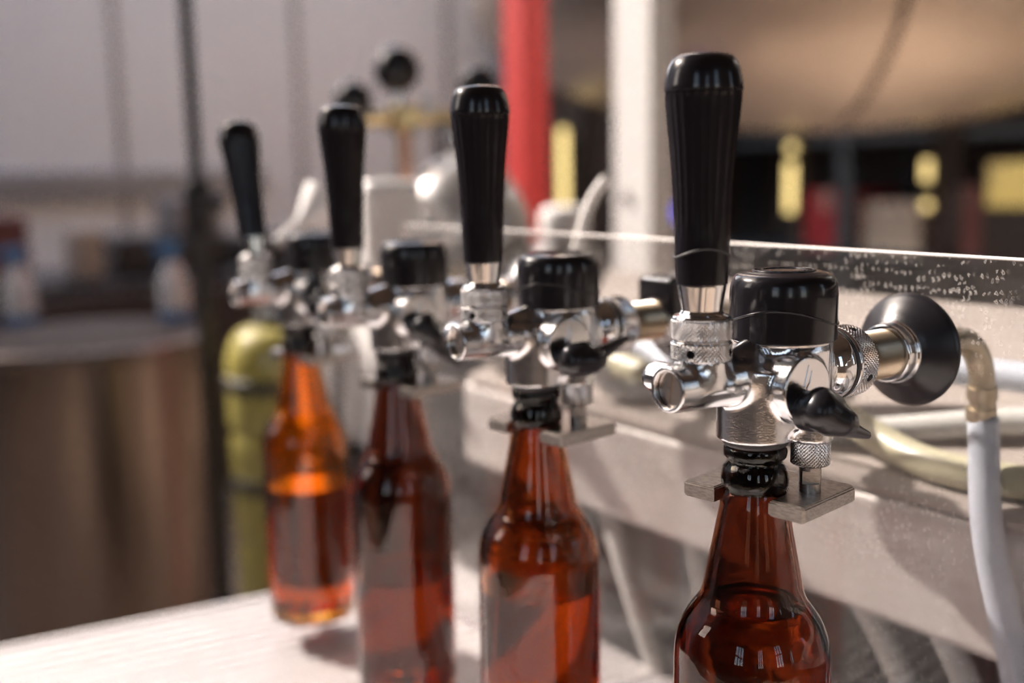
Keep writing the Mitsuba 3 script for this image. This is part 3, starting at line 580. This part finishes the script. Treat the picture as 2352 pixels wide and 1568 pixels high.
# gas cylinder with valve gear
GC = (.405, .845)
t = thing('gas_cylinder', 'silver gas cylinder with a bright domed shoulder behind the panel', 'gas cylinder')
add(t + '__shell', lathe(dense([(0, FZ), (.070, FZ), (.082, FZ + .01), (.084, FZ + .03), (.084, -.3), (.084, .03), (.081, .055), (.071, .085), (.053, .112), (.034, .127), (.022, .134), (.020, .15), (0, .15)], 6), 80), 'cylinder_paint', 40, to=pl(*GC, 0))
add(t + '__dark_band', lathe(fillet([(.083, -.15), (.0855, -.148), (.0855, .030), (.083, .034)], .001), 80), 'cylinder_dark', 40, to=pl(*GC, 0), label='dark painted body')
add(t + '__neck_ring', lathe(fillet([(.018, .143), (.026, .143), (.026, .158), (.010, .158)], .002), 48), 'chrome', 40, to=pl(*GC, 0))
t = thing('valve_manifold', 'brass and copper valve gear with round black knobs above the gas cylinder', 'valve')
vx, vy = .385, .90
add(t + '__copper_pipe', tube([(.372, .930, .02), (.372, .930, .20)], .010, 20), 'copper', 40)
add(t + '__brass_body', rounded(.352, .392, .912, .948, .165, .200, .008), 'brass', 40)
add(t + '__cross_pipe', tube([(.330, .955, .182), (.372, .93, .184), (.45, .88, .180)], .011, 20, 24), 'brass', 40)
for (x, y, z, r_, lab) in ((.368, .935, .243, .029, 'black ball knob'), (.318, .962, .206, .024, None), (.455, .880, .222, .025, None)):
    n_ = add(t + '__stem', cyl((x, y, .180), (x, y, z), .006, 16), 'chrome', 40)
    add(n_ + '__ball_knob', trimesh.creation.icosphere(3, r_), 'black_gloss', True, to=pl(x, y, z))
for (x, y, z) in ((.345, .925, .196), (.395, .905, .190), (.375, .905, .165), (.430, .870, .150), (.380, .90, .11), (.395, .905, .205)):
    add(t + '__bolt_head', trimesh.creation.icosphere(2, .0075), 'chrome', True, to=pl(x, y, z))
add(t + '__sight_tube', tube([(.415, .905, .06), (.415, .905, .175)], .014, 20), 'grey_metal', 40)
# white plastic things on the lid's end
t = thing('white_jug', 'tall white plastic jug standing between the second and third handle', 'jug')
add(t + '__body', rounded(.188, .252, .680, .740, -.1828, .106, .011), 'white_plastic', 40)
add(t + '__handle', tube([(.250, .694, .080), (.270, .684, .075), (.272, .682, .03), (.250, .694, .018)], .006, 14, 30), 'white_plastic', True)
t = thing('funnel', 'white plastic funnel left of the third tap handle', 'funnel')
fm = moved(lathe([(.005, 0), (.006, .03), (.024, .058), (.025, .060), (.023, .060), (.0045, .031), (.004, 0)], 48), rot((0, 1, 0), 55))
add(t + '__cone', fm, 'white_plastic', 40, to=pl(.066, .628, .052))
add(t + '__stand', tube([(.160, .716, -.183), (.140, .665, -.02), (.120, .645, .03), (.090, .628, .058)], .006, 14), 'grey_metal', 40)
# posts
t = thing('red_post', 'tall red square post between the valve gear and the white post', 'post')
add(t + '__column', moved(box(-.034, .034, -.034, .034, FZ, 3.88, .003), mv(1.03, 1.57, 0) @ rot((0, 0, 1), 8)), 'red_paint')
add(t + '__base_plate', moved(box(-.08, .08, -.08, .08, FZ, FZ + .012, .002), mv(1.03, 1.57, 0) @ rot((0, 0, 1), 8)), 'red_paint')
t = thing('white_post', 'tall white square post right of the red post', 'post')
WPc = (1.09, 1.27)
add(t + '__column', moved(box(-.030, .030, -.055, .055, FZ, 3.88, .003), mv(*WPc, 0)), 'white_paint')
add(t + '__base_plate', moved(box(-.08, .08, -.10, .10, FZ, FZ + .012, .002), mv(*WPc, 0)), 'white_paint')
add(t + '__bolt', lathe(fillet([(0, 0), (.012, 0), (.012, .006), (0, .006)], .001), 6), 'grey_metal', False, to=pl(WPc[0] - .030, WPc[1] + .015, .06) @ T().rotate([0, 1, 0], -90))
# fermenter
FC = (3.32, 2.62); R_ = 1.45
t = thing('fermenter', 'huge stainless fermenting tank with a dished bottom at the upper right', 'tank')
dish = [(R_ * math.sin(a), .82 - .56 * math.cos(a)) for a in np.linspace(0, math.pi / 2, 40)]
add(t + '__vessel', lathe(dish + [(R_, 1.5), (R_, 2.6), (R_ * .9, 3.0), (0, 3.3)], 160), 'fermenter_steel', 40, to=pl(*FC, 0))
for az in (228, 318, 138, 48):
    pts = [(FC[0] + (R_ * math.sin(a) + .001) * math.cos(math.radians(az)), FC[1] + (R_ * math.sin(a) + .001) * math.sin(math.radians(az)), .82 - .561 * math.cos(a)) for a in np.linspace(.25, math.pi / 2, 24)]
    add(t + '__weld_seam', tube(pts, .012, 10, 40), 'weld_seam', True)
for az in (10, 100, 190, 280):
    c, s_ = math.cos(math.radians(az)), math.sin(math.radians(az))
    add(t + '__leg', cyl((FC[0] + 1.3 * c, FC[1] + 1.3 * s_, FZ), (FC[0] + 1.3 * c, FC[1] + 1.3 * s_, .62), .05, 24), 'black_paint', 40)
# rack behind the fermenter
t = thing('storage_rack', 'dark storage rack along the wall under the fermenter', 'rack')
for y in (-.5, 1.0, 2.5, 4.0, 5.40):
    for x in (5.25, 5.95): add(t + '__upright', box(x - .04, x + .04, y - .04, y + .04, FZ, 1.4, .005), 'rack_blue')
for z in (-.42, .30, 1.0): add(t + '__shelf', box(5.2, 6.0, -.6, 5.46, z - .04, z, .005), 'rack_blue')
rb = random.Random(7)
y = -.42
names = [('cardboard', 'brown cardboard box'), ('machine_dark', 'black box'), ('red_box', 'dark red box'), ('beige', 'beige box'), ('maroon', 'maroon box'), ('frame_dark', 'dark grey box')]
pos = ['at the right end of the middle rack shelf', 'second from the right on the middle rack shelf', 'third from the right on the middle rack shelf', 'fourth from the right on the middle rack shelf', 'fifth from the right on the middle rack shelf', 'sixth from the right on the middle rack shelf', 'seventh from the right on the middle rack shelf', 'eighth from the right on the middle rack shelf', 'ninth from the right on the middle rack shelf', 'tenth from the right on the middle rack shelf', 'eleventh from the right on the middle rack shelf', 'at the left end of the middle rack shelf']
for k in range(12):
    w = rb.uniform(.26, .42); h = rb.uniform(.30, .58); bs, nm = names[(k * 5 + 1) % 6]
    b = thing('stored_box', f'{nm} {pos[k]}', 'box')
    add(b + '__carton', box(5.35, 5.35 + .5, y, y + w, -.42, -.42 + h, .006), bs); add(b + '__tape', box(5.3485, 5.45, y + w / 2 - .025, y + w / 2 + .025, -.42 + h - .12, -.42 + h + .0015), 'beige')
    y += w + .08
# wall lamps: yellow glowing tubes
def glow_tube(x, y, z0, z1, lab, power=1.0):
    t = thing('tube_lamp', lab, 'lamp', 'yellow tube lamps under the fermenter')
    add(t + '__glass', tube([(x, y, z0), (x, y, z1)], .020, 16), 'yellow_plastic', 40, label='glowing yellow tube')
    scene[t + '__glass']['emitter'] = lamp((1.0, .74, .30), power * .6)
    for z in (z0, z1): add(t + '__socket', tube([(x, y, z - .02), (x, y, z + .02)], .024, 16), 'black_paint', 40)
    add(t + '__holder', box(x + .02, x + .05, y - .02, y + .02, z0 - .03, z1 + .03, .003), 'black_paint')
glow_tube(2.80, 3.72, -.105, .335, 'upright yellow tube lamp left of the white post', 1.0)
glow_tube(3.675, 3.10, -.115, .155, 'upright yellow tube lamp right of the nearest handle', 1.0)
glow_tube(4.21, 2.737, .02, .155, 'short yellow tube lamp farther right under the fermenter', .9)
for (x, y, z, r_, lab) in ((3.69, 3.11, .205, .022, 'round yellow lamp above the tube lamp right of the nearest handle'), (4.195, 2.72, -.075, .022, 'round yellow lamp below the short tube lamp')):
    k = add('globe_lamp', trimesh.creation.icosphere(3, r_), 'yellow_plastic', True, to=pl(x, y, z), label=lab, cat='lamp'); scene[k]['emitter'] = lamp((1.0, .74, .30), .6)
t = thing('lamp_frame', 'dark frame that carries the yellow lamps under the fermenter', 'frame')
for (x, y) in ((2.862, 3.72), (3.737, 3.10), (4.272, 2.737)):
    add(t + '__post', box(x - .008, x + .03, y - .02, y + .02, FZ, .26, .003), 'black_paint')
t = thing('light_panel', 'dim yellow backlit panel at the right edge', 'panel')
add(t + '__screen', moved(box(-.006, .006, -.13, .13, -.09, .12, .004), mv(4.55, 2.48, 0) @ rot((0, 0, 1), 30)), 'yellow_plastic'); scene[t + '__screen']['emitter'] = lamp((.9, .62, .26), .09)
add(t + '__frame', moved(box(.007, .03, -.15, .15, FZ, .14, .004), mv(4.55, 2.48, 0) @ rot((0, 0, 1), 30)), 'black_paint')
t = thing('control_box', 'control box with a blue indicator beside the nearest handle', 'control box')
add(t + '__case', moved(box(0, .12, -.10, .10, FZ, .16, .006), mv(2.50, 2.69, 0) @ rot((0, 0, 1), 40)), 'grey_metal')
k = add(t + '__indicator', moved(box(-.008, 0, -.035, .035, -.075, -.020, .003), mv(2.50, 2.69, 0) @ rot((0, 0, 1), 40)), 'blue_plastic', label='glowing blue indicator'); scene[k]['emitter'] = lamp((.08, .07, 1.0), .7)
t = thing('capped_gas_cylinder', 'dark gas cylinder with a white cap behind the panel edge left of the white post', 'gas cylinder')
add(t + '__shell', lathe(dense([(0, FZ), (.060, FZ), (.070, FZ + .012), (.070, -.10), (.066, -.05), (.050, -.01), (.030, .012), (.020, .018), (0, .018)], 5), 64), 'cylinder_dark', 40, to=pl(.70, 1.02, 0))
add(t + '__cap', lathe(dense([(.030, .012), (.038, .016), (.038, .040), (.034, .054), (.020, .060), (0, .061)], 5), 48), 'white_plastic', 40, to=pl(.70, 1.02, 0), label='white valve cap')
# work lamp that lights the floor under the fermenter
t = thing('work_lamp', 'work lamp hanging at the right beside the fermenter', 'lamp')
LX, LY, LZ = 4.75, .75, 2.0
add(t + '__shade', lathe(fillet([(.150, -.02), (.155, -.015), (.06, .12), (.03, .14), (.028, .138), (.055, .115)], .004), 48), 'frame_dark', 40, to=pl(LX, LY, LZ))
add(t + '__bulb', trimesh.creation.icosphere(3, .05), 'white_plastic', True, to=pl(LX, LY, LZ + .04)); scene[t + '__bulb']['emitter'] = lamp((1.0, .87, .74), 1700)
add(t + '__cord', cyl((LX, LY, LZ + .135), (LX, LY, CZ), .006, 10), 'black_paint', 40)
